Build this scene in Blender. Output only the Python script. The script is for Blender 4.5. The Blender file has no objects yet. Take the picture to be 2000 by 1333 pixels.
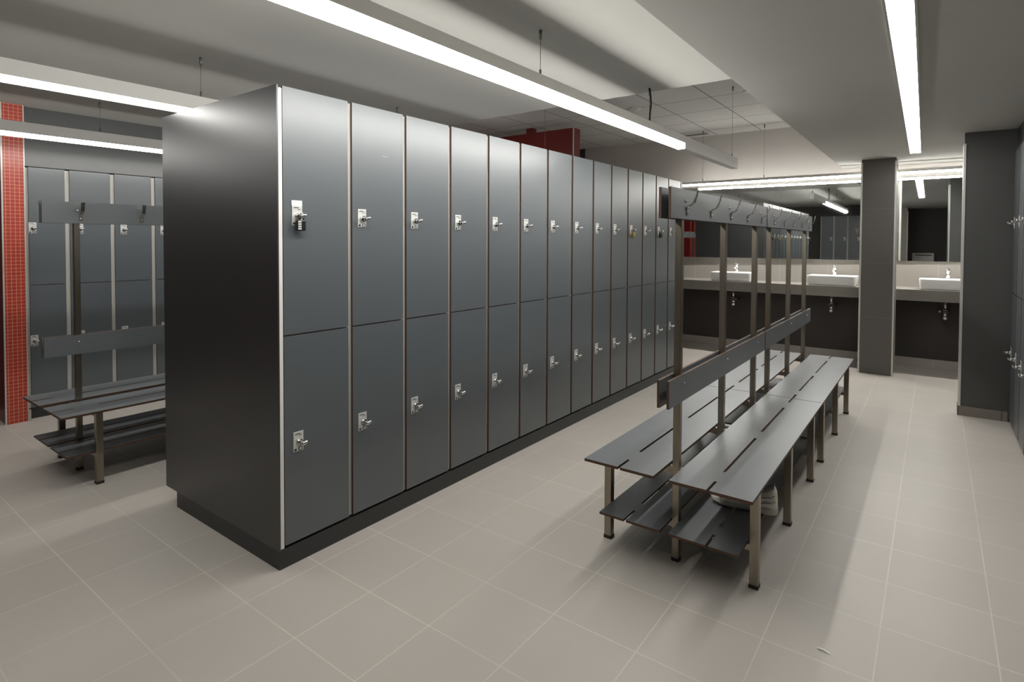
import bpy, bmesh, math, random
from mathutils import Vector, Matrix
random.seed(7)
SC = bpy.context.scene
COL = SC.collection
PI = math.pi

# ------------------------------------------------------------------ materials
def mat(name, color, rough=0.5, metal=0.0, spec=0.5, emit=None, strength=0.0):
    m = bpy.data.materials.new(name); m.use_nodes = True
    b = m.node_tree.nodes['Principled BSDF']
    b.inputs['Base Color'].default_value = (*color, 1)
    b.inputs['Roughness'].default_value = rough
    b.inputs['Metallic'].default_value = metal
    b.inputs['Specular IOR Level'].default_value = spec
    if emit:
        b.inputs['Emission Color'].default_value = (*emit, 1)
        b.inputs['Emission Strength'].default_value = strength
    return m

def nodes(m):
    return m.node_tree.nodes, m.node_tree.links, m.node_tree.nodes['Principled BSDF']

def noise_vary(m, c1, c2, scale, detail=3.0, stretch=(1, 1, 1), bump=0.0):
    n, l, b = nodes(m)
    tc = n.new('ShaderNodeTexCoord'); mp = n.new('ShaderNodeMapping')
    mp.inputs['Scale'].default_value = stretch
    no = n.new('ShaderNodeTexNoise'); no.inputs['Scale'].default_value = scale; no.inputs['Detail'].default_value = detail
    rp = n.new('ShaderNodeValToRGB')
    rp.color_ramp.elements[0].position = 0.3; rp.color_ramp.elements[1].position = 0.7
    rp.color_ramp.elements[0].color = (*c1, 1); rp.color_ramp.elements[1].color = (*c2, 1)
    l.new(tc.outputs['Object'], mp.inputs['Vector']); l.new(mp.outputs['Vector'], no.inputs['Vector'])
    l.new(no.outputs['Fac'], rp.inputs['Fac']); l.new(rp.outputs['Color'], b.inputs['Base Color'])
    if bump:
        bp = n.new('ShaderNodeBump'); bp.inputs['Strength'].default_value = bump; bp.inputs['Distance'].default_value = 0.002
        l.new(no.outputs['Fac'], bp.inputs['Height']); l.new(bp.outputs['Normal'], b.inputs['Normal'])
    return m

def grid_mat(name, axes, c1, c2, grout, bw, bh, mortar, off=(0, 0), rough=0.5, spec=0.5, fade=None, bias=0.0, stagger=0.0, bump=0.0):
    """tiles laid in the plane of two object axes (0,1,2)"""
    m = mat(name, c1, rough, 0, spec); n, l, b = nodes(m)
    tc = n.new('ShaderNodeTexCoord'); sp = n.new('ShaderNodeSeparateXYZ'); cb = n.new('ShaderNodeCombineXYZ')
    l.new(tc.outputs['Object'], sp.inputs[0])
    for k in range(2):
        a = n.new('ShaderNodeMath'); a.operation = 'ADD'; a.inputs[1].default_value = off[k]
        l.new(sp.outputs[axes[k]], a.inputs[0]); l.new(a.outputs[0], cb.inputs[k])
    br = n.new('ShaderNodeTexBrick'); br.offset = stagger; br.squash = 1.0
    br.inputs['Scale'].default_value = 1.0
    br.inputs['Brick Width'].default_value = bw; br.inputs['Row Height'].default_value = bh
    br.inputs['Mortar Size'].default_value = mortar; br.inputs['Mortar Smooth'].default_value = 0.1
    br.inputs['Bias'].default_value = bias
    br.inputs['Color1'].default_value = (*c1, 1); br.inputs['Color2'].default_value = (*c2, 1)
    br.inputs['Mortar'].default_value = (*grout, 1)
    l.new(cb.outputs[0], br.inputs['Vector'])
    out = br.outputs['Color']
    if fade:   # grout contrast and a slight cloudy tone vary over the surface
        no = n.new('ShaderNodeTexNoise'); no.inputs['Scale'].default_value = fade; no.inputs['Detail'].default_value = 2
        rp = n.new('ShaderNodeValToRGB')
        rp.color_ramp.elements[0].position = 0.36; rp.color_ramp.elements[1].position = 0.6
        rp.color_ramp.elements[0].color = (.45, .45, .45, 1)
        l.new(tc.outputs['Object'], no.inputs['Vector']); l.new(no.outputs['Fac'], rp.inputs['Fac'])
        mx = n.new('ShaderNodeMix'); mx.data_type = 'RGBA'
        mx.inputs['A'].default_value = (*c1, 1); l.new(rp.outputs['Color'], mx.inputs['Factor'])
        l.new(out, mx.inputs['B']); out = mx.outputs['Result']
        no2 = n.new('ShaderNodeTexNoise'); no2.inputs['Scale'].default_value = 1.7; no2.inputs['Detail'].default_value = 5
        l.new(tc.outputs['Object'], no2.inputs['Vector'])
        mr = n.new('ShaderNodeMapRange'); mr.inputs['To Min'].default_value = .93; mr.inputs['To Max'].default_value = 1.07
        l.new(no2.outputs['Fac'], mr.inputs['Value'])
        vm = n.new('ShaderNodeVectorMath'); vm.operation = 'SCALE'
        l.new(out, vm.inputs[0]); l.new(mr.outputs['Result'], vm.inputs['Scale']); out = vm.outputs['Vector']
    l.new(out, b.inputs['Base Color'])
    if bump:
        bp = n.new('ShaderNodeBump'); bp.inputs['Strength'].default_value = bump; bp.inputs['Distance'].default_value = 0.0015
        bp.invert = True
        l.new(br.outputs['Fac'], bp.inputs['Height']); l.new(bp.outputs['Normal'], b.inputs['Normal'])
    return m

M = {}
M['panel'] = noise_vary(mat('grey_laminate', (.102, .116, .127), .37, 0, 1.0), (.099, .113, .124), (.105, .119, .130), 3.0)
M['panel_end'] = mat('dark_laminate', (.024, .025, .027), .37, 0, 1.0)  # end panel faces away from the lamps; its shade is in this darker colour
M['edge_white'] = mat('white_edge_profile', (.86, .85, .82), .4)
M['plinth'] = mat('charcoal_plinth', (.035, .036, .037), .45)
M['core'] = mat('brown_laminate_core', (.085, .040, .022), .6)
M['carcass'] = mat('pale_carcass', (.62, .61, .57), .5)
M['board'] = noise_vary(mat('slate_board', (.14, .15, .16), .38, 0, 1.0), (.135, .145, .155), (.145, .155, .165), 5.0)
M['steel'] = noise_vary(mat('brushed_steel', (.33, .29, .235), .32, 1.0), (.29, .255, .20), (.37, .325, .27), 30, 2, (1, 1, .05))
M['rubber'] = mat('dark_foot_cap', (.025, .02, .018), .6)
M['chrome'] = mat('chrome', (.66, .66, .65), .10, 1.0)
M['lockplate'] = mat('satin_nickel', (.78, .78, .76), .4, .35)
M['ink'] = mat('dark_print', (.03, .03, .03), .6)
M['white_label'] = mat('white_label', (.85, .85, .83), .5)
M['black'] = mat('black_enamel', (.012, .013, .013), .35)
M['brass'] = mat('brass', (.62, .45, .18), .3, 1.0)
M['floor'] = grid_mat('floor_tiles', (0, 1), (.53, .49, .445), (.55, .51, .465), (.70, .66, .58), .3535, .3535, .0024,
                      off=(-.207 + 3.535, -.145 + 3.535), rough=.42, spec=.4, fade=1.1, bump=.15)
M['ceil'] = noise_vary(mat('ceiling_paint', (.52, .512, .485), .9, 0, .2), (.51, .502, .475), (.53, .522, .495), 1.2)
M['ceil_tile'] = grid_mat('ceiling_tiles', (0, 1), (.68, .675, .66), (.66, .655, .64), (.24, .235, .23), .607, .607, .007,
                          off=(6.234, .427), rough=.9, spec=.2, bump=.3)
M['wall_pale'] = noise_vary(mat('pale_wall_paint', (.62, .588, .555), .8, 0, .25), (.61, .578, .545), (.63, .598, .565), 1.5)
M['wall_dark'] = noise_vary(mat('dark_wall', (.070, .069, .067), .5), (.066, .065, .063), (.074, .073, .071), 2)
M['wall_brown'] = grid_mat('brown_wall_tiles', (0, 2), (.055, .047, .041), (.060, .052, .046), (.068, .060, .053), .62, .62, .003, off=(6.2, .31), rough=.45, spec=.4)
M['splash'] = grid_mat('greige_backsplash_tiles', (0, 2), (.36, .335, .30), (.37, .345, .31), (.45, .42, .38), .585, 2.0, .004, off=(5.85 + .552, .2), rough=.4)
M['skirt_pale'] = grid_mat('pale_skirting_tiles', (0, 2), (.46, .42, .38), (.47, .43, .39), (.58, .54, .48), .62, .5, .004, off=(6.2, .2), rough=.45)
M['skirt_dark'] = grid_mat('taupe_skirting_tiles', (0, 2), (.20, .175, .15), (.20, .175, .15), (.07, .06, .05), .29, .5, .004, off=(2.9 - .472, .2), rough=.45)
M['column'] = grid_mat('taupe_column_tiles', (0, 2), (.115, .104, .096), (.122, .111, .102), (.15, .137, .126), 2.0, .62, .003, off=(1.3, -.03), rough=.45, spec=.45)
M['counter'] = noise_vary(mat('greige_counter', (.25, .235, .21), .33, 0, .5), (.24, .225, .20), (.26, .245, .22), 6)
M['red'] = grid_mat('red_mosaic_y', (1, 2), (.46, .055, .032), (.39, .042, .024), (.64, .25, .18), .0295, .0295, .0022, off=(2.95, .0), rough=.3)
M['red_x_shade'] = grid_mat('red_mosaic_x_shaded', (0, 2), (.16, .006, .008), (.13, .005, .007), (.20, .02, .02), .0295, .0295, .0022, off=(8.85, .0), rough=.3)  # same mosaic darkened for the pier sides, shade put into the colour
M['red_wall'] = mat('dark_red_panel', (.16, .014, .012), .45)
M['trim'] = mat('pale_corner_profile', (.62, .61, .57), .35, .3)
M['housing'] = mat('light_housing', (.78, .77, .74), .45, .0)
LIGHT = 14.0
M['led'] = mat('led_diffuser', (.9, .9, .9), .5, 0, .2, (1.0, .985, .935), LIGHT)
M['led_side'] = mat('led_side_lens', (.9, .9, .9), .5, 0, .2, (1.0, .985, .935), 21.0)
M['led_left_side'] = mat('led_side_lens_left', (.9, .9, .9), .5, 0, .2, (1.0, .985, .935), 11.0)
M['led_vanity_side'] = mat('led_side_lens_vanity', (.9, .9, .9), .5, 0, .2, (1.0, .98, .93), 16.0)
M['led_left'] = mat('led_diffuser_left', (.9, .9, .9), .5, 0, .2, (1.0, .985, .935), 9.0)
M['led_vanity'] = mat('led_diffuser_vanity', (.9, .9, .9), .5, 0, .2, (1.0, .98, .93), 40.0)
M['led_soffit'] = mat('led_diffuser_soffit', (.9, .9, .9), .5, 0, .2, (1.0, .985, .94), 10.0)
M['cable'] = mat('steel_cable', (.22, .22, .20), .5, .5)
M['wire'] = mat('black_power_cord', (.015, .015, .015), .5)
M['mirror'] = mat('mirror_glass', (.80, .82, .81), .015, 1.0)
M['porcelain'] = mat('white_porcelain', (.86, .86, .84), .12, 0, .6)
M['plastic'] = mat('white_plastic', (.78, .76, .72), .4)
M['leather'] = noise_vary(mat('cream_leather', (.82, .79, .72), .5), (.78, .75, .68), (.86, .83, .76), 30)
M['sole'] = mat('shoe_sole', (.50, .48, .42), .7)
M['shoe_grey'] = mat('grey_suede', (.25, .24, .23), .9)
M['scuff'] = mat('pale_scuff', (.30, .31, .31), .6)
M['grille'] = mat('grey_grille', (.16, .16, .15), .6)

# ------------------------------------------------------------------ mesh helpers
class MB:
    def __init__(s): s.bm = bmesh.new()
    def box(s, x0, x1, y0, y1, z0, z1, mi=0, faces=None, bevel=0.0):
        """faces: dict of overrides '+x','-x','+y','-y','+z','-z' -> material index"""
        v = [s.bm.verts.new(p) for p in ((x0,y0,z0),(x1,y0,z0),(x1,y1,z0),(x0,y1,z0),(x0,y0,z1),(x1,y0,z1),(x1,y1,z1),(x0,y1,z1))]
        fs = {'-z':(0,3,2,1),'+z':(4,5,6,7),'-y':(0,1,5,4),'+x':(1,2,6,5),'+y':(2,3,7,6),'-x':(3,0,4,7)}
        made = []
        for k, idx in fs.items():
            f = s.bm.faces.new([v[i] for i in idx]); f.material_index = (faces or {}).get(k, mi); made.append(f)
        if bevel:
            es = list({e for f in made for e in f.edges})
            bmesh.ops.bevel(s.bm, geom=es, offset=bevel, segments=2, affect='EDGES', profile=.5)
        return s
    def tube(s, pts, r, n=10, mi=0, cap=True):
        pts = [Vector(p) for p in pts]; rs = r if isinstance(r, (list, tuple)) else [r] * len(pts)
        rings = []
        for i, p in enumerate(pts):
            a = pts[max(i-1, 0)]; b = pts[min(i+1, len(pts)-1)]
            d = (b - a).normalized()
            up = Vector((0, 0, 1)) if abs(d.z) < .95 else Vector((1, 0, 0))
            u = d.cross(up).normalized(); w = d.cross(u).normalized()
            rings.append([s.bm.verts.new(p + (u*math.cos(2*PI*k/n) + w*math.sin(2*PI*k/n)) * rs[i]) for k in range(n)])
        for a, b in zip(rings, rings[1:]):
            for k in range(n):
                f = s.bm.faces.new((a[k], a[(k+1) % n], b[(k+1) % n], b[k])); f.material_index = mi; f.smooth = True
        if cap:
            for rg, rev in ((rings[0], True), (rings[-1], False)):
                try:
                    f = s.bm.faces.new(rg[::-1] if rev else rg); f.material_index = mi
                except ValueError: pass
        return s
    def strap(s, pts, w, t, mi=0):
        """flat strap following pts in an XZ profile, width w along y, thickness t"""
        pts = [Vector(p) for p in pts]; rings = []
        for i, p in enumerate(pts):
            a = pts[max(i-1, 0)]; b = pts[min(i+1, len(pts)-1)]
            d = (b - a).normalized(); nrm = Vector((0, 1, 0)).cross(d).normalized() * t / 2
            y = Vector((0, w/2, 0))
            rings.append([s.bm.verts.new(q) for q in (p - y - nrm, p + y - nrm, p + y + nrm, p - y + nrm)])
        for a, b in zip(rings, rings[1:]):
            for k in range(4):
                f = s.bm.faces.new((a[k], a[(k+1) % 4], b[(k+1) % 4], b[k])); f.material_index = mi
        f = s.bm.faces.new(rings[0][::-1]); f.material_index = mi
        f = s.bm.faces.new(rings[-1]); f.material_index = mi
        return s
    def loft(s, rings, mi=0, smooth=True, cap0=True, cap1=True, mis=None):
        vr = [[s.bm.verts.new(p) for p in r] for r in rings]; n = len(vr[0])
        for i, (a, b) in enumerate(zip(vr, vr[1:])):
            for k in range(n):
                f = s.bm.faces.new((a[k], a[(k+1) % n], b[(k+1) % n], b[k])); f.smooth = smooth
                f.material_index = mis[i] if mis else mi
        if cap0: f = s.bm.faces.new(vr[0][::-1]); f.material_index = mis[0] if mis else mi
        if cap1: f = s.bm.faces.new(vr[-1]); f.material_index = mis[-1] if mis else mi
        return s
    def plate(s, xs, ys, skip, z0, z1, mi=0, mi_side=1):
        """slab on a grid with cut-out cells; sides get their own material"""
        nx, ny = len(xs), len(ys); cell = {(i, j) for i in range(nx-1) for j in range(ny-1)} - set(skip)
        vt, vb = {}, {}
        def V(d, i, j, z):
            if (i, j) not in d: d[(i, j)] = s.bm.verts.new((xs[i], ys[j], z))
            return d[(i, j)]
        for (i, j) in cell:
            f = s.bm.faces.new([V(vt, *q, z1) for q in ((i,j),(i+1,j),(i+1,j+1),(i,j+1))]); f.material_index = mi
            f = s.bm.faces.new([V(vb, *q, z0) for q in ((i,j),(i,j+1),(i+1,j+1),(i+1,j))]); f.material_index = mi
            for nb, (a, b) in {(i, j-1): ((i,j),(i+1,j)), (i+1, j): ((i+1,j),(i+1,j+1)), (i, j+1): ((i+1,j+1),(i,j+1)), (i-1, j): ((i,j+1),(i,j))}.items():
                if nb not in cell:
                    f = s.bm.faces.new((V(vb,*a,z0), V(vb,*b,z0), V(vt,*b,z1), V(vt,*a,z1))); f.material_index = mi_side
        return s
    def build(s, name, mats, parent=None, loc=(0, 0, 0)):
        bmesh.ops.recalc_face_normals(s.bm, faces=s.bm.faces)
        me = bpy.data.meshes.new(name); s.bm.to_mesh(me); s.bm.free()
        for m in (mats if isinstance(mats, (list, tuple)) else [mats]): me.materials.append(M[m])
        o = bpy.data.objects.new(name, me); COL.objects.link(o); o.location = loc
        if parent: o.parent = parent
        return o

def tag(o, label, cat, group=None):
    o['label'] = label; o['category'] = cat
    if group: o['group'] = group
    return o
def thing(name, label, cat, loc=(0, 0, 0), rz=0.0, group=None):
    o = bpy.data.objects.new(name, None); COL.objects.link(o); o.empty_display_size = .1
    o.location = loc; o.rotation_euler = (0, 0, rz)
    return tag(o, label, cat, group)
def struct(o): o['kind'] = 'structure'; return o
def share(src, name, parent, loc=(0, 0, 0), rz=0.0):
    o = src.copy(); COL.objects.link(o); o.parent = parent; o.location = loc; o.rotation_euler = (0, 0, rz); o.name = name
    return o

# ------------------------------------------------------------------ the room
YB = 8.5
Z_MAIN, Z_SOF, Z_TILE = 2.60, 2.455, 3.075
XL, XR, YN = -6.62, 1.12, -2.55
YE = 3.965          # far edge of the lower plaster ceiling
XS = -.972          # edge of the low soffit on the right
struct(MB().box(XL, XR, YN, YB, -.1, 0).build('floor', 'floor'))
cm = MB(); cm.box(XL, XS, YN, YE, Z_MAIN, Z_TILE + .12); struct(cm.build('ceiling', 'ceil'))
cs = MB(); cs.box(XS, XR, YN, YB, Z_SOF, Z_TILE + .12); struct(cs.build('ceiling_right', 'ceil'))
ct = MB(); ct.box(XL, XS, YE, YB, Z_TILE, Z_TILE + .12); struct(ct.build('ceiling_back', 'ceil_tile'))
# back wall in its bands: dark under the counter, splash, mirror backing, pale paint
wb = MB()
XD = -4.79
wb.box(XD, XR, YB, YB + .15, 0, .90, 1); wb.box(XD, XR, YB, YB + .15, .90, 1.285, 2)
wb.box(XD, XR, YB, YB + .15, 1.285, 3.2, 0); wb.box(XL, XD, YB - .03, YB + .15, 0, 3.2, 3)
struct(wb.build('wall_back', ['wall_pale', 'wall_brown', 'splash', 'wall_dark']))
struct(MB().box(XD, XR, YB - .014, YB, 0, .10).build('baseboard_back', 'skirt_pale'))
struct(MB().box(XL - .15, XL, YN, YB, 0, 3.2).build('wall_left', 'wall_dark'))
struct(MB().box(XR, XR + .15, YN, YB, 0, 3.2).build('wall_right', 'wall_dark'))
struct(MB().box(XL, XR, YN - .15, YN, 0, 3.2).build('wall_near', 'wall_brown'))
# return wall at the right, with corner profile and skirting
struct(MB().box(.186, XR, 6.30, 6.44, 0, Z_SOF).build('wall_return', 'wall_dark'))
struct(MB().box(.180, .197, 6.292, 6.30, .084, 2.36).box(.180, .186, 6.30, 6.446, .084, 2.36).box(.180, .2, 6.44, 6.446, .084, 2.36).build('trim_return', 'trim'))
struct(MB().box(.176, .51, 6.288, 6.30, 0, .083).box(.176, .186, 6.30, 6.45, 0, .083).build('baseboard_return', 'skirt_dark'))
# tiled column with pale corner profiles
struct(MB().box(-.699, -.367, 7.665, 7.965, 0, Z_SOF).build('column', 'column'))
tr = MB()
for (x, sx) in ((-.699, -1), (-.367, 1)):
    for (y, sy) in ((7.665, -1), (7.965, 1)):
        tr.box(min(x - sx*.012, x + sx*.005), max(x - sx*.012, x + sx*.005), min(y, y + sy*.005), max(y, y + sy*.005), 0, 2.42)
        tr.box(min(x, x + sx*.005), max(x, x + sx*.005), min(y, y - sy*.012), max(y, y - sy*.012), 0, 2.42)
struct(tr.build('trim_column', 'trim'))
# dark red partition behind the lockers with its stub up to the ceiling
struct(MB().box(XL, -3.812, 6.455, 6.62, 0, 2.992).box(-4.60, -4.50, 6.50, 6.60, 2.992, Z_TILE).build('wall_red', 'red_wall'))
struct(MB().box(-3.822, -3.806, 6.449, 6.455, 0, 2.992).build('trim_red', 'trim'))
# red mosaic pier by the left wall lockers
struct(MB().box(XL, -6.0, 1.222, 1.358, 0, Z_MAIN, 0, {'-y': 1, '+y': 1}).build('pier_left', ['red', 'red_x_shade']))
struct(MB().box(-6.004, -5.996, 1.214, 1.224, 0, Z_MAIN).box(-6.004, -5.996, 1.356, 1.363, 0, Z_MAIN).build('trim_pier', 'trim'))
struct(MB().box(-6.02, -5.99, 1.3632, 1.376, 0, .09).build('baseboard_left', 'skirt_pale'))
# second red pier further towards the near wall, seen in the mirror
struct(MB().box(XL, -6.0, -.935, -.82, 0, Z_MAIN, 0, {'-y': 1, '+y': 1}).build('pier_near', ['red', 'red_x_shade']))
struct(MB().box(XL, -6.0, -1.36, -1.14, 0, Z_MAIN, 0, {'-y': 1, '+y': 1}).build('pier_far', ['red', 'red_x_shade']))
struct(MB().box(-6.40, -6.36, -1.14, -.935, 0, 1.38, 1).box(-6.40, -6.36, -1.14, -.935, 1.38, 2.2, 0).build('door_1', ['panel', 'red_wall']))
struct(MB().box(XL, -6.06, -.82, 1.222, 2.2, Z_MAIN).build('wall_alcove', 'wall_dark'))

# ------------------------------------------------------------------ lock (shared mesh)
def lock_mesh():
    m = MB()
    m.box(0, .003, -.026, .026, -.046, .046, 0, bevel=.0012)
    m.tube([(.002, .003, -.004), (.014, .003, -.004)], .0165, 16, 1)
    m.tube([(.012, .003, -.004), (.040, .003, -.004)], [.0105, .0095], 14, 1)
    m.tube([(.036, -.008, -.006), (.041, .003, -.003), (.043, .016, .002), (.041, .022, .004)], [.008, .0095, .0085, .006], 10, 1)
    m.box(.003, .0036, -.018, .008, .034, .0375, 2); m.box(.003, .0036, .002, .017, .027, .0295, 2)
    m.box(.003, .0036, -.022, -.010, -.042, -.032, 2)
    m.box(.003, .0036, .000, .021, -.043, -.027, 2); m.box(.0036, .0040, .004, .017, -.040, -.030, 0)
    return m
LOCK = None
def add_lock(parent, loc):
    global LOCK
    if LOCK is None:
        LOCK = lock_mesh().build('lock', ['lockplate', 'chrome', 'ink'], parent, loc); return LOCK
    return share(LOCK, 'lock', parent, loc)

def locker(label, loc, rz, w, depth, z0, zs, zt, lzu, lzl, group, gap=.026, loff=.072, back=False, dl=0.0):
    """front plane at local x=0, width along +y; carcass > doors > locks"""
    t = thing('locker', label, 'locker', loc, rz, group)
    c = MB(); c.box(-depth, -.016, 0, w, z0, zt - .004, 0, {'+z': 1})
    c.build('carcass', ['carcass', 'plinth'], t)
    for (a, b, lz) in ((zs + .003, zt, lzu), (z0 + .004, zs - .003, lzl)):
        d = MB(); d.box(-.013, 0, -dl, w - gap, a, b, 1, {'+x': 0, '-x': 0})
        do = d.build('door', ['panel', 'core'], t, (0, gap/2, 0))
        add_lock(do, (0, loff - gap/2, lz))
    if back:
        for (a, b, lz) in ((zs + .003, zt, lzu), (z0 + .004, zs - .003, lzl)):
            d = MB(); d.box(-.013, 0, 0, w - gap, a, b, 1, {'+x': 0, '-x': 0})
            do = d.build('door', ['panel', 'core'], t, (-depth - .016, w - gap/2, 0)); do.rotation_euler = (0, 0, PI)
            add_lock(do, (0, loff - gap/2, lz))
    return t

# island bank ------------------------------------------------------
YS = [1.438, 1.807, 2.173, 2.538, 2.904, 3.262, 3.617, 3.980, 4.332, 4.673, 5.018, 5.356, 5.696, 6.038, 6.412]
LX, LY, LW, ZT = -2.360, 1.411, 1.160, 2.196
nth = ['first', 'second', 'third', 'fourth', 'fifth', 'sixth', 'seventh', 'eighth', 'ninth', 'tenth', 'eleventh', 'twelfth', 'thirteenth', 'fourteenth']
extra = {0: '; black dial padlock', 10: '; brass padlock', 12: '; black padlock'}
isl = 'two-tier grey lockers of the island bank'
for k in range(14):
    if k == 0: lab = 'nearest two-tier grey locker of the island bank beside the end panel' + extra[0]
    elif k == 13: lab = 'farthest two-tier grey locker of the island bank, behind the hook rail end'
    else: lab = nth[k] + ' grey two-tier locker from the near end of the island bank' + extra.get(k, '')
    unit = locker(lab, (LX, YS[k], 0), 0, YS[k+1] - YS[k], LW - .032, .1, 1.068, ZT, 1.617, .569, isl, back=True, dl=.010 if k == 0 else 0)
u2 = [o for o in COL.objects if o.name == 'locker.001'][0]
MB().box(.0001, .0006, .205, .245, 1.949, 1.952).build('scuff_mark', 'scuff', u2)['label'] = 'pale scuff mark'
ep = thing('end_panel', 'dark end panel closing the near end of the island lockers', 'panel', (LX, LY, 0))
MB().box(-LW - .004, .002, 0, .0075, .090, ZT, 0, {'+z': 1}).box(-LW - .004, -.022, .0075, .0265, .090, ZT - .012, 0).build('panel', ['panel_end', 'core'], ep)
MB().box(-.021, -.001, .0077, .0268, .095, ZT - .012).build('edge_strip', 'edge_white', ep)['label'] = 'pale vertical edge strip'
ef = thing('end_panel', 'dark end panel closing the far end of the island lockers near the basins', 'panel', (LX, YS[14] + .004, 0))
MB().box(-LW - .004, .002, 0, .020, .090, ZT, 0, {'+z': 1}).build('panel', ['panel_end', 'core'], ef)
tag(MB().box(LX - LW + .122, LX - .004, LY + .004, YS[14] + .02, 0, .090).build('plinth', 'plinth'),
    'long dark plinth under the island locker bank', 'plinth')

# left wall lockers ------------------------------------------------
lw = 'grey lockers along the left wall'
yl = [1.378, 1.658, 1.996, 2.334, 2.672, 3.01, 3.348, 3.686]
llab = ['first grey wall locker, right beside the red mosaic pier', 'second grey wall locker from the red mosaic pier, behind the bench post',
        'third grey wall locker from the red mosaic pier', 'fourth grey wall locker from the red pier, cut by the island end panel',
        'fifth grey wall locker from the red mosaic pier', 'sixth grey wall locker from the red mosaic pier', 'seventh grey wall locker from the red mosaic pier']
for k in range(7):
    locker(llab[k], (-6.045, yl[k], 0), 0, yl[k+1] - yl[k], .52, .09, 1.122, 2.105, 1.60, .655, lw, gap=.034, loff=.040 if k == 0 else .086)
tag(MB().box(-6.56, -6.055, 1.378, yl[7], 0, .088).build('plinth', 'plinth'), 'dark plinth under the left wall lockers', 'plinth')
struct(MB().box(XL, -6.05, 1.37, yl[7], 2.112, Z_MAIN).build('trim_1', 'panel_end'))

# right wall lockers (front faces -x) ------------------------------
rw = 'grey lockers along the right wall'
rlab = ['grey wall locker in the corner against the dark return wall at the right', 'second grey wall locker from the return wall, at the right picture edge',
        'third grey wall locker from the return wall on the right', 'fourth grey wall locker from the return wall on the right',
        'fifth grey wall locker from the return wall on the right']
for k in range(5):
    locker(rlab[k], (.515, 6.288 - .345*k, 0), PI, .345, .5, .03, 1.09, 2.27, 1.67, .60, rw)
tag(MB().box(.53, 1.08, 4.565, 6.286, 0, .03).build('plinth', 'plinth'), 'low dark plinth under the right wall lockers', 'plinth')
struct(MB().box(.53, XR, 4.56, 6.30, 2.272, Z_SOF).build('trim_2', 'panel_end'))
struct(MB().box(.52, XR, YN, 4.555, 0, Z_SOF).build('wall_right_front', 'wall_dark'))

# near wall lockers, seen only in the mirror -----------------------
nw = 'grey lockers along the wall behind the viewer'
for k in range(5):
    locker(nth[k] + ' grey locker from the right, on the rear wall reflected in the mirror', (-.80 - .345*k, -2.0, 0), PI/2, .345, .5, .09, 1.068, 2.28, 1.617, .569, nw, gap=.034)
tag(MB().box(-2.52, -.80, -2.5, -2.02, 0, .088).build('plinth', 'plinth'), 'dark plinth under the lockers on the rear wall', 'plinth')

# padlocks ---------------------------------------------------------
def padlock(label, y, z, body, dials=False, s=1.0):
    t = thing('padlock', label, 'padlock', (LX + .0245, y, z))
    m = MB(); arc = [(0, -.0155*s, -.034*s)] + [(0, -.0155*s*math.cos(a), -.0155*s + .0155*s*math.sin(a)) for a in [PI*i/8 for i in range(9)]] + [(0, .0155*s, -.034*s)]
    m.tube(arc, .0036*s, 8); m.build('shackle', 'chrome', t)
    b = MB(); b.box(-.012*s, .012*s, -.022*s, .022*s, -.083*s, -.033*s, 0, bevel=.005*s); b.build('body', body, t)
    if dials:
        for i in range(4):
            d = MB(); zz = -.042 - i*.0105
            d.box(.0118, .0142, -.017, -.002, zz - .0036, zz + .0036, 0, bevel=.001)
            d.box(.0143, .0146, -.011, -.008, zz - .002, zz + .002, 1)
            d.build('dial', ['white_label', 'black'], t)
    t.rotation_euler = (0, 0, -.12)
    return t
padlock('black combination padlock with pale dials on the nearest locker', YS[0] + .075, 1.629, 'black', True, 1.0)
padlock('brass padlock hanging on the eleventh island locker', YS[10] + .075, 1.629, 'brass', s=1.0)
padlock('small black padlock on the thirteenth island locker beside the hook rail', YS[12] + .075, 1.629, 'black', s=1.0)
tag(MB().box(0, .002, -.027, .027, -.010, .014).build('white_sticker', 'white_label', None, (LX + .0005, YS[0] + .071, 1.672)),
    'blank white sticker above the lock plate of the nearest locker', 'sticker')

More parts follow.
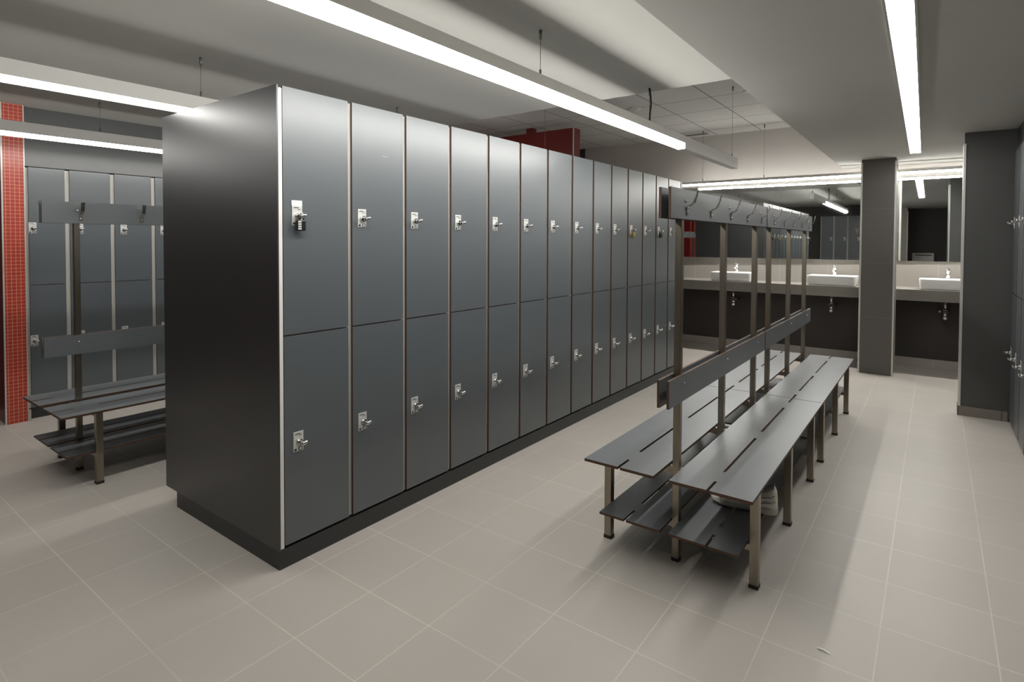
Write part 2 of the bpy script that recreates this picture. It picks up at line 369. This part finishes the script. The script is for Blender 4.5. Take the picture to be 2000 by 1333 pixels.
# ------------------------------------------------------------------ benches
BL = 1.766
def slot_board(x0, x1, y0, y1, z0, z1, xc, slots):
    ys = sorted({y0, y1} | {v for sl in slots for v in sl}); xs = [x0, xc - .006, xc + .006, x1]
    skip = [(1, j) for j in range(len(ys) - 1) if any(a - 1e-6 <= ys[j] and ys[j+1] <= b + 1e-6 for a, b in slots)]
    return MB().plate(xs, ys, skip, z0, z1)
bench_parts = []
def build_bench(label, loc):
    t = thing('changing_bench', label, 'bench', loc, 0, 'double-sided changing benches')
    add = lambda o: bench_parts.append((o, None)) or o
    posts = (.196, .884, 1.572)
    for y in posts:
        add(MB().box(-.016, .016, y - .016, y + .016, .004, 1.715, 0, bevel=.002).build('post', 'steel', t))
        add(MB().box(-.0175, .0175, y - .0175, y + .0175, 0, .016).build('foot_cap', 'rubber', t))
        for sx in (-1, 1):
            X = .350 * sx
            add(MB().box(X - .0185, X + .0185, y - .0185, y + .0185, .004, .4425, 0, bevel=.002).build('leg', 'steel', t))
            add(MB().box(X - .020, X + .020, y - .020, y + .020, 0, .016).build('foot_cap', 'rubber', t))
            a, b = sorted((.016*sx, .332*sx))
            add(MB().box(a, b, y - .013, y + .013, .412, .4424).build('cross_bar', 'steel', t))
            add(MB().box(a, b, y - .011, y + .011, .160, .1868).build('shelf_bar', 'steel', t))
            for z in (1.690, .842):   # dome bolts through the boards
                o = MB().loft([[(sx*(.0282 + h), y + r*math.cos(q*PI/5), z + r*math.sin(q*PI/5)) for q in range(10)] for h, r in ((0, .008), (.003, .007), (.0055, .004), (.006, .001))]).build('bolt', 'chrome', t)
                add(o)
            o = MB().loft([[(sx*(.024 + .003), y - .030 + r*math.cos(q*PI/5), .448 + h + r*0 + r*math.sin(q*PI/5)*0.0 + (.0)) if False else (sx*.026 + r*math.sin(q*PI/5), y + r*math.cos(q*PI/5), .4426 + h) for q in range(10)] for h, r in ((0, .0065), (.003, .006), (.005, .002))]).build('bolt', 'chrome', t)
            add(o)
    notch, s1, s2 = .112, (.240, .800), (.930, 1.500)
    for sx in (-1, 1):
        x0, x1 = sorted((sx*.036, sx*.385))
        add(slot_board(x0, x1, 0, BL, .4426, .4556, sx*.205, [(0, notch), s1, s2, (BL - notch, BL)]).build('seat_board', ['board', 'core'], t))
        x0, x1 = sorted((sx*.020, sx*.322))
        add(slot_board(x0, x1, .038, BL - .038, .187, .198, sx*.190, [(.038, .15), s1, s2, (BL - .15, BL - .038)]).build('shelf_board', ['board', 'core'], t))
        x0, x1 = sorted((sx*.0162, sx*.028))
        add(MB().box(x0, x1, .014, BL - .002, .762, .886, 1, {'+x': 0, '-x': 0}).build('back_rail', ['board', 'core'], t))
        add(MB().box(x0, x1, .014, BL - .002, 1.607, 1.744, 1, {'+x': 0, '-x': 0}).build('hook_rail', ['board', 'core'], t))
        for k in range(5):
            y = .214 + .352*k
            h = MB(); P = [(.0298, 1.626), (.0298, 1.660), (.036, 1.668), (.052, 1.673), (.062, 1.684), (.071, 1.710), (.077, 1.742)]
            h.strap([(sx*a, y, z) for a, z in P], .021, .003, 0)
            h.loft([[(sx*(.0312 + q), y + r*math.cos(i*PI/4), 1.638 + r*math.sin(i*PI/4)) for i in range(8)] for q, r in ((0, .006), (.003, .005), (.004, .001))], 0)
            add(h.build('hook', 'chrome_hook', t))
    return t
M['chrome_hook'] = mat('polished_hook_steel', (.60, .57, .50), .22, 1.0)
B0 = build_bench('nearest double-sided grey bench with hook rail, a pale sneaker on its shelf', (-.957, 2.394, 0))
src = [o for o, _ in bench_parts]
def copy_bench(label, loc):
    t = B0.copy(); COL.objects.link(t); t.location = loc; t['label'] = label
    for o in src:
        c = o.copy(); COL.objects.link(c); c.parent = t
    return t
copy_bench('farther double-sided grey bench, nearer the column and washbasins', (-.957, 4.166, 0))
copy_bench('double-sided grey bench in the left aisle before the wall lockers', (-4.466, 1.073, 0))
copy_bench('second double-sided grey bench of the left aisle, behind the island lockers', (-4.466, 2.845, 0))

# ------------------------------------------------------------------ sneaker on the shelf
def sneaker(loc, rz):
    t = thing('sneaker', 'worn cream sneaker lying on the shoe shelf of the nearest bench', 'shoe', loc, rz)
    # length along local x: heel 0 -> toe .30
    st = [(-.008, .010, .034), (-.004, .021, .040), (.003, .030, .043), (.014, .037, .042), (.05, .040, .040), (.10, .039, .040), (.15, .043, .036), (.20, .049, .032), (.245, .048, .030), (.275, .038, .032), (.292, .022, .036), (.299, .006, .038)]
    so = MB(); rings = []
    for x, w, h in st:
        rings.append([(x, -w, .006 if x < .22 else .006 + (x - .22)*.16), (x, -w*1.02, .018), (x, -w*.98, h*.85), (x, w*.98, h*.85), (x, w*1.02, .018), (x, w, .006 if x < .22 else .006 + (x - .22)*.16)])
    so.loft(rings, 0, True); so.build('sole', 'sole', t)
    up = MB(); rings = []; n = 16
    prof = [(-.006, .008, .085), (-.003, .018, .112), (.003, .027, .130), (.012, .033, .138), (.035, .036, .112), (.07, .035, .100), (.105, .036, .104), (.125, .038, .098), (.16, .042, .078), (.20, .046, .062), (.245, .045, .050), (.275, .036, .044), (.291, .021, .040), (.297, .008, .036)]
    for x, w, h in prof:
        r = []
        for k in range(n):
            a = PI * k / (n - 1)
            cx, sz = math.cos(a), math.sin(a)
            r.append((x, w * (abs(cx) ** .75) * (1 if cx > 0 else -1) * (1 - .22*sz*max(0, (h - .05)/.08)), .026 + (h - .026) * sz ** .7))
        rings.append(r)
    up.loft(rings, 0, True); u = up.build('upper', 'leather', t)
    col = MB(); ring = []
    for (x, w, z) in ((.008, .020, .140), (.035, .030, .122), (.075, .030, .108), (.110, .028, .116)):
        ring.append([(x, -w, z - .012), (x, -w*.7, z + .004), (x, w*.7, z + .004), (x, w, z - .012)])
    col.loft(ring, 0, True); col.build('collar', 'shoe_grey', t)
    for i in range(5):
        x = .128 + i*.017; z = .103 - i*.0085
        MB().tube([(x, -.024, z - .010), (x + .004, -.010, z), (x + .006, .010, z), (x + .002, .024, z - .010)], .0028, 6).build('lace', 'white_label', t)
    for sy in (-1, 1):
        for P in ([(.000, .027, .070), (.020, .0375, .062), (.050, .0395, .060), (.080, .0385, .044)], [(.004, .029, .098), (.022, .0360, .088), (.055, .0375, .082), (.085, .0375, .066), (.105, .0395, .046)], [(.100, .037, .088), (.110, .038, .066), (.128, .0405, .046)]):
            MB().tube([(x, sy*w, z) for x, w, z in P], .0022, 6).build('stitched_seam', 'shoe_grey', t)
    g = MB()
    g.loft([[(x, -w*1.03, z0) , (x, -w*1.05, (z0+z1)/2), (x, -w*.9, z1), (x, -w*.8, z1), (x, -w*.9, z0)] for x, w, z0, z1 in ((.09, .039, .032, .060), (.14, .042, .032, .062), (.19, .0465, .032, .052), (.215, .048, .032, .044))], 0)
    g.build('side_panel', 'shoe_grey', t)
    return t
sneaker((-.590, 2.915, .1985), PI + .10)

# scrap of paper on the floor
tag(MB().strap([(0, 0, .001), (.010, 0, .004), (.022, 0, .006), (.036, 0, .003), (.044, 0, .001)], .007, .0012).build('paper_scrap', 'white_label', None, (-.325, 2.335, 0)),
    'tiny curled white paper scrap lying on the floor tiles', 'litter')
bpy.data.objects['paper_scrap'].rotation_euler = (0, 0, -.15)

# ------------------------------------------------------------------ lights
DP = .046
def prism(prof, a, b):
    m = MB().loft([[(x, a, z) for x, z in prof], [(x, b, z) for x, z in prof]], 1, False)
    zm = min(z for x, z in prof)
    for f in m.bm.faces:
        if all(abs(v.co.z - zm) < 1e-5 for v in f.verts): f.material_index = 0
    return m
def linear_light(label, x, y0, y1, lit0, lit1, cables, w=.07, zt=2.358, zb=2.300, m='led', cord=(), DP=.046):
    t = thing('pendant_light', label, 'light', (x, (y0 + y1)/2, zt), 0, 'suspended linear lights')
    yc = (y0 + y1)/2; L = lambda y: y - yc
    h = MB()
    h.box(-w/2, -w/2 + .004, L(y0), L(y1), zb - zt, 0); h.box(w/2 - .004, w/2, L(y0), L(y1), zb - zt, 0)
    h.box(-w/2 + .004, w/2 - .004, L(y0), L(y1), -.03, -.0005); h.box(-w/2 + .004, w/2 - .004, L(y0), L(y0) + .005, zb - zt, -.03); h.box(-w/2 + .004, w/2 - .004, L(y1) - .005, L(y1), zb - zt, -.03)
    if lit1 < y1 - .02: h.box(-w/2, w/2, L(lit1), L(y1), zb - zt - DP, zb - zt - .0004)
    h.build('housing', 'housing', t)
    prism([(-w/2 + .0005, zb - zt - .0006), (-w/2 + .013, zb - zt - DP), (w/2 - .013, zb - zt - DP), (w/2 - .0005, zb - zt - .0006)], L(max(lit0, y0 + .001)), L(min(lit1, y1)) - .001).build('diffuser', [m, m + '_side'], t)
    for (y, zc) in cables:
        c = MB(); c.tube([(0, L(y), 0), (0, L(y), .038)], .006, 8); c.tube([(0, L(y), .03), (0, L(y), zc - zt)], .0016, 6); c.tube([(0, L(y), zc - zt - .045), (0, L(y), zc - zt)], .0085, 8)
        c.build('suspension_cable', 'cable', t)
    for (y, zc) in cord:
        c = MB(); d = zc - zt
        c.tube([(.012, L(y) - .035, 0), (.012, L(y) - .032, d*.25), (.016, L(y) - .022, d*.55), (.014, L(y) - .030, d*.8), (.010, L(y) - .045, d)], .0065, 8)
        c.build('power_cord', 'wire', t)
    return t
linear_light('long suspended light over the aisle between island lockers and centre bench', -1.668, .35, 6.04, .36, 4.52, [(1.06, Z_MAIN), (2.48, Z_MAIN), (3.89, Z_MAIN), (5.955, Z_TILE)], cord=[(3.9, Z_MAIN)])
linear_light('suspended light over the left aisle behind the island end panel', -3.562, -.3, 6.04, -.29, 6.0, [(.2, Z_MAIN), (1.643, Z_MAIN), (3.2, Z_MAIN), (5.4, Z_TILE)], m='led_left', zb=2.278, DP=.026)
linear_light('suspended light closest to the left wall lockers and red pier', -5.367, -.3, 6.04, -.29, 6.0, [(.2, Z_MAIN), (1.695, Z_MAIN), (3.2, Z_MAIN), (5.4, Z_TILE)], m='led_left', zb=2.278, DP=.026)
# vanity light runs along x: build along y then turn
def vanity_light():
    x0, x1, yv, zt, zb, w = -2.95, 1.0, 8.11, 2.366, 2.332, .06
    t = thing('pendant_light', 'suspended light running along the mirrors above the washbasins', 'light', ((x0 + x1)/2, yv, zt), 0, 'suspended linear lights')
    c = (x0 + x1)/2
    h = MB(); h.box(x0 - c, x1 - c, -w/2, -w/2 + .004, zb - zt, 0); h.box(x0 - c, x1 - c, w/2 - .004, w/2, zb - zt, 0); h.box(x0 - c, x1 - c, -w/2 + .004, w/2 - .004, -.03, -.0005)
    h.build('housing', 'housing', t)
    MB().box(x0 - c, x1 - c, -w/2 + .0005, w/2 - .0005, zb - zt - .021, zb - zt - .0006, 1, {'-z': 0}).build('diffuser', ['led_vanity', 'led_vanity_side'], t)
    for x in (-2.67, -1.857):
        k = MB(); d = Z_TILE - zt; k.tube([(x - c, 0, 0), (x - c, 0, .038)], .006, 8); k.tube([(x - c, 0, .03), (x - c, 0, d)], .0016, 6); k.tube([(x - c, 0, d - .045), (x - c, 0, d)], .0085, 8)
        k.build('suspension_cable', 'cable', t)
vanity_light()
rl = thing('ceiling_light', 'long recessed strip light in the low ceiling at the right', 'light', (-.157, 4.85, Z_SOF), .0123)
MB().box(-.056, -.046, -2.5, 2.5, -.008, 0).box(.046, .056, -2.5, 2.5, -.008, 0).box(-.056, .056, -2.506, -2.5, -.008, 0).box(-.056, .056, 2.5, 2.506, -.008, 0).build('frame', 'ceil', rl)
MB().box(-.0455, .0455, -2.499, 2.499, -.006, -.0005).build('diffuser', 'led_soffit', rl)

# ------------------------------------------------------------------ ceiling fittings
d = MB(); d.loft([[(r*math.cos(a*PI/12), r*math.sin(a*PI/12), z) for a in range(24)] for r, z in ((.075, 0), (.075, -.010), (.062, -.018), (.040, -.022), (.036, -.034), (.015, -.038))])
tag(d.build('smoke_detector', 'plastic', None, (-2.87, 6.265, Z_TILE)), 'round white detector on the tiled ceiling', 'detector')
vt = thing('ceiling_vent', 'slotted air vent in the tiled ceiling above the mirror wall', 'vent', (-2.83, 8.27, Z_TILE))
MB().box(-.18, .18, -.055, -.045, -.010, 0).box(-.18, .18, .045, .055, -.010, 0).box(-.18, -.17, -.045, .045, -.010, 0).box(.17, .18, -.045, .045, -.010, 0).build('frame', 'plastic', vt)
g = MB(); g.box(-.17, .17, -.045, .045, -.002, -.0005)
for i in range(5): g.box(-.17, .17, -.040 + i*.018, -.034 + i*.018, -.009, -.002)
g.build('grille', 'grille', vt)
d = MB(); d.loft([[(r*math.cos(a*PI/10), r*math.sin(a*PI/10), z) for a in range(20)] for r, z in ((.045, 0), (.045, -.006), (.03, -.010))])
tag(d.build('ceiling_sensor', 'plastic', None, (-1.60, 6.23, Z_TILE)), 'small flat sensor disc on the tiled ceiling beside the soffit', 'sensor')

# ------------------------------------------------------------------ vanity: mirrors, counter, basins
def mirror(label, x0, x1):
    f = lambda x: 8.484 + .0100 * (x + .2)
    m = MB(); v = [(x0, f(x0)), (x1, f(x1)), (x1, YB), (x0, YB)]
    m.loft([[(x, y, 1.283) for x, y in v], [(x, y, 2.312) for x, y in v]], 0, False)
    o = m.build('mirror', 'mirror'); tag(o, label, 'mirror', 'mirrors above the washbasins'); return o
mirror('wall mirror above the left washbasin, left of the vertical seam', -3.95, -1.7235)
mirror('wall mirror above the middle washbasin, between the seam and the column', -1.7205, -.5345)
mirror('wall mirror above the right washbasin, right of the column', -.5315, XR)
MBc = MB().box(-4.2, XR, 7.985, YB - .001, .838, .968, bevel=.003); tag(MBc.build('vanity_counter', 'counter'), 'long floating greige counter carrying the washbasins', 'counter')

def rrect(x0, x1, y0, y1, r, z, n=5):
    out = []
    for cx, cy, a0 in ((x1 - r, y0 + r, -PI/2), (x1 - r, y1 - r, 0), (x0 + r, y1 - r, PI/2), (x0 + r, y0 + r, PI)):
        for i in range(n + 1):
            a = a0 + PI/2 * i/n; out.append((cx + r*math.cos(a), cy + r*math.sin(a), z))
    return out
BAS = []
def basin(label, x, trap_label):
    t = thing('washbasin', label, 'washbasin', (x, 8.19, .968), 0, 'rectangular white washbasins')
    if not BAS:
        m = MB(); W, D, H = .272, .18, .122
        R = [rrect(-W + .022, W - .022, -D + .018, D - .010, .03, .0002), rrect(-W + .010, W - .010, -D + .010, D - .006, .032, .012), rrect(-W, W, -D, D, .035, H - .006), rrect(-W + .002, W - .002, -D + .002, D - .002, .034, H),
             rrect(-W + .010, W - .010, -D + .010, D - .075, .03, H), rrect(-W + .013, W - .013, -D + .013, D - .079, .03, H - .006), rrect(-W + .045, W - .045, -D + .045, D - .105, .045, .045), rrect(-W + .10, W - .10, -D + .09, D - .14, .03, .036)]
        m.loft(R); b = m.build('bowl', 'porcelain', t)
        f = MB(); f.tube([(0, .145, H), (0, .145, H + .004)], .026, 16); f.tube([(0, .145, H), (0, .145, H + .085)], [.021, .019], 16)
        f.tube([(0, .140, H + .052), (0, .085, H + .058), (0, .035, H + .052)], [.016, .014, .012], 12); f.tube([(0, .040, H + .056), (0, .040, H + .040)], .011, 12)
        fo = f.build('faucet', 'chrome', t)
        k = MB(); k.tube([(0, .145, H + .087), (0, .145, H + .108)], [.019, .020], 14); k.tube([(0, .145, H + .104), (0, .100, H + .117), (0, .070, H + .120)], [.010, .007, .006], 8)
        ko = k.build('lever', 'chrome', fo)
        BAS.extend([b, fo, ko])
    else:
        share(BAS[0], 'bowl', t); fo = share(BAS[1], 'faucet', t); share(BAS[2], 'lever', fo)
    tr = thing('drain_trap', trap_label, 'drain', (x - .02, 8.26, 0), 0, 'bottle traps under the counter')
    MB().tube([(0, 0, .8378), (0, 0, .72)], .014, 12).tube([(0, 0, .80), (0, 0, .775)], .019, 12).build('tailpipe', 'chrome', tr)
    MB().tube([(0, 0, .735), (0, 0, .722)], .024, 16).tube([(0, 0, .722), (0, 0, .63), (0, 0, .612)], [.030, .030, .022], 16).build('bottle', 'chrome', tr)
    MB().tube([(.02, .0, .70), (.03, .08, .70), (.03, .2385, .70)], .012, 10).build('waste_pipe', 'chrome', tr)
    MB().tube([(-.05, .236, .69), (-.05, .19, .69)], .010, 10).tube([(-.05, .20, .67), (-.05, .20, .715)], .009, 8).build('stop_valve', 'chrome', tr)
basin('left white rectangular washbasin, seen between the bench posts', -2.248, 'chrome bottle trap under the left washbasin')
basin('middle white rectangular washbasin just left of the column', -1.036, 'chrome bottle trap under the middle washbasin')
basin('right white rectangular washbasin between column and return wall', .122, 'chrome bottle trap under the right washbasin')

# ------------------------------------------------------------------ on the rear wall, reflected in the right mirror
hd = thing('towel_dispenser', 'white box dispenser with a dark slot on the rear wall, seen in the mirror', 'dispenser', (-.06, YN, .93))
MB().box(-.25, .25, .004, .16, 0, .30, bevel=.02).build('body', 'plastic', hd)
MB().box(-.22, .22, -.0015, .006, .02, .28).build('back_plate', 'grille', hd)
MB().box(-.18, .20, .158, .164, .225, .255).build('slot', 'black', hd)
struct(MB().box(-.80, -.42, YN, -1.62, 0, Z_SOF).build('pier_rear', 'splash'))
struct(MB().box(-.425, -.405, -1.625, -1.612, 0, 2.36).box(-.81, -.79, -1.625, -1.612, 0, 2.36).build('trim_rear', 'trim'))

# ------------------------------------------------------------------ world, camera, view
w = bpy.data.worlds.new('world'); SC.world = w; w.use_nodes = True
w.node_tree.nodes['Background'].inputs['Color'].default_value = (.5, .5, .5, 1)
w.node_tree.nodes['Background'].inputs['Strength'].default_value = 0.02
cam = bpy.data.cameras.new('camera'); co = bpy.data.objects.new('camera', cam); COL.objects.link(co)
cam.sensor_width = 36; cam.lens = 1110.79 / 2000 * 36; cam.shift_y = -(666.5 - 500.43) / 2000; cam.clip_start = .02
R = Matrix.Rotation(.6402, 4, 'Z') @ Matrix.Rotation(PI/2 - .0252, 4, 'X') @ Matrix.Rotation(.0037, 4, 'Z')
co.matrix_world = Matrix.Translation((0, 0, 1.5)) @ R
SC.camera = co
SC.view_settings.view_transform = 'Standard'; SC.view_settings.look = 'None'
SC.view_settings.exposure = 1.08; SC.view_settings.gamma = 1.0; SC.view_settings.use_curve_mapping = False
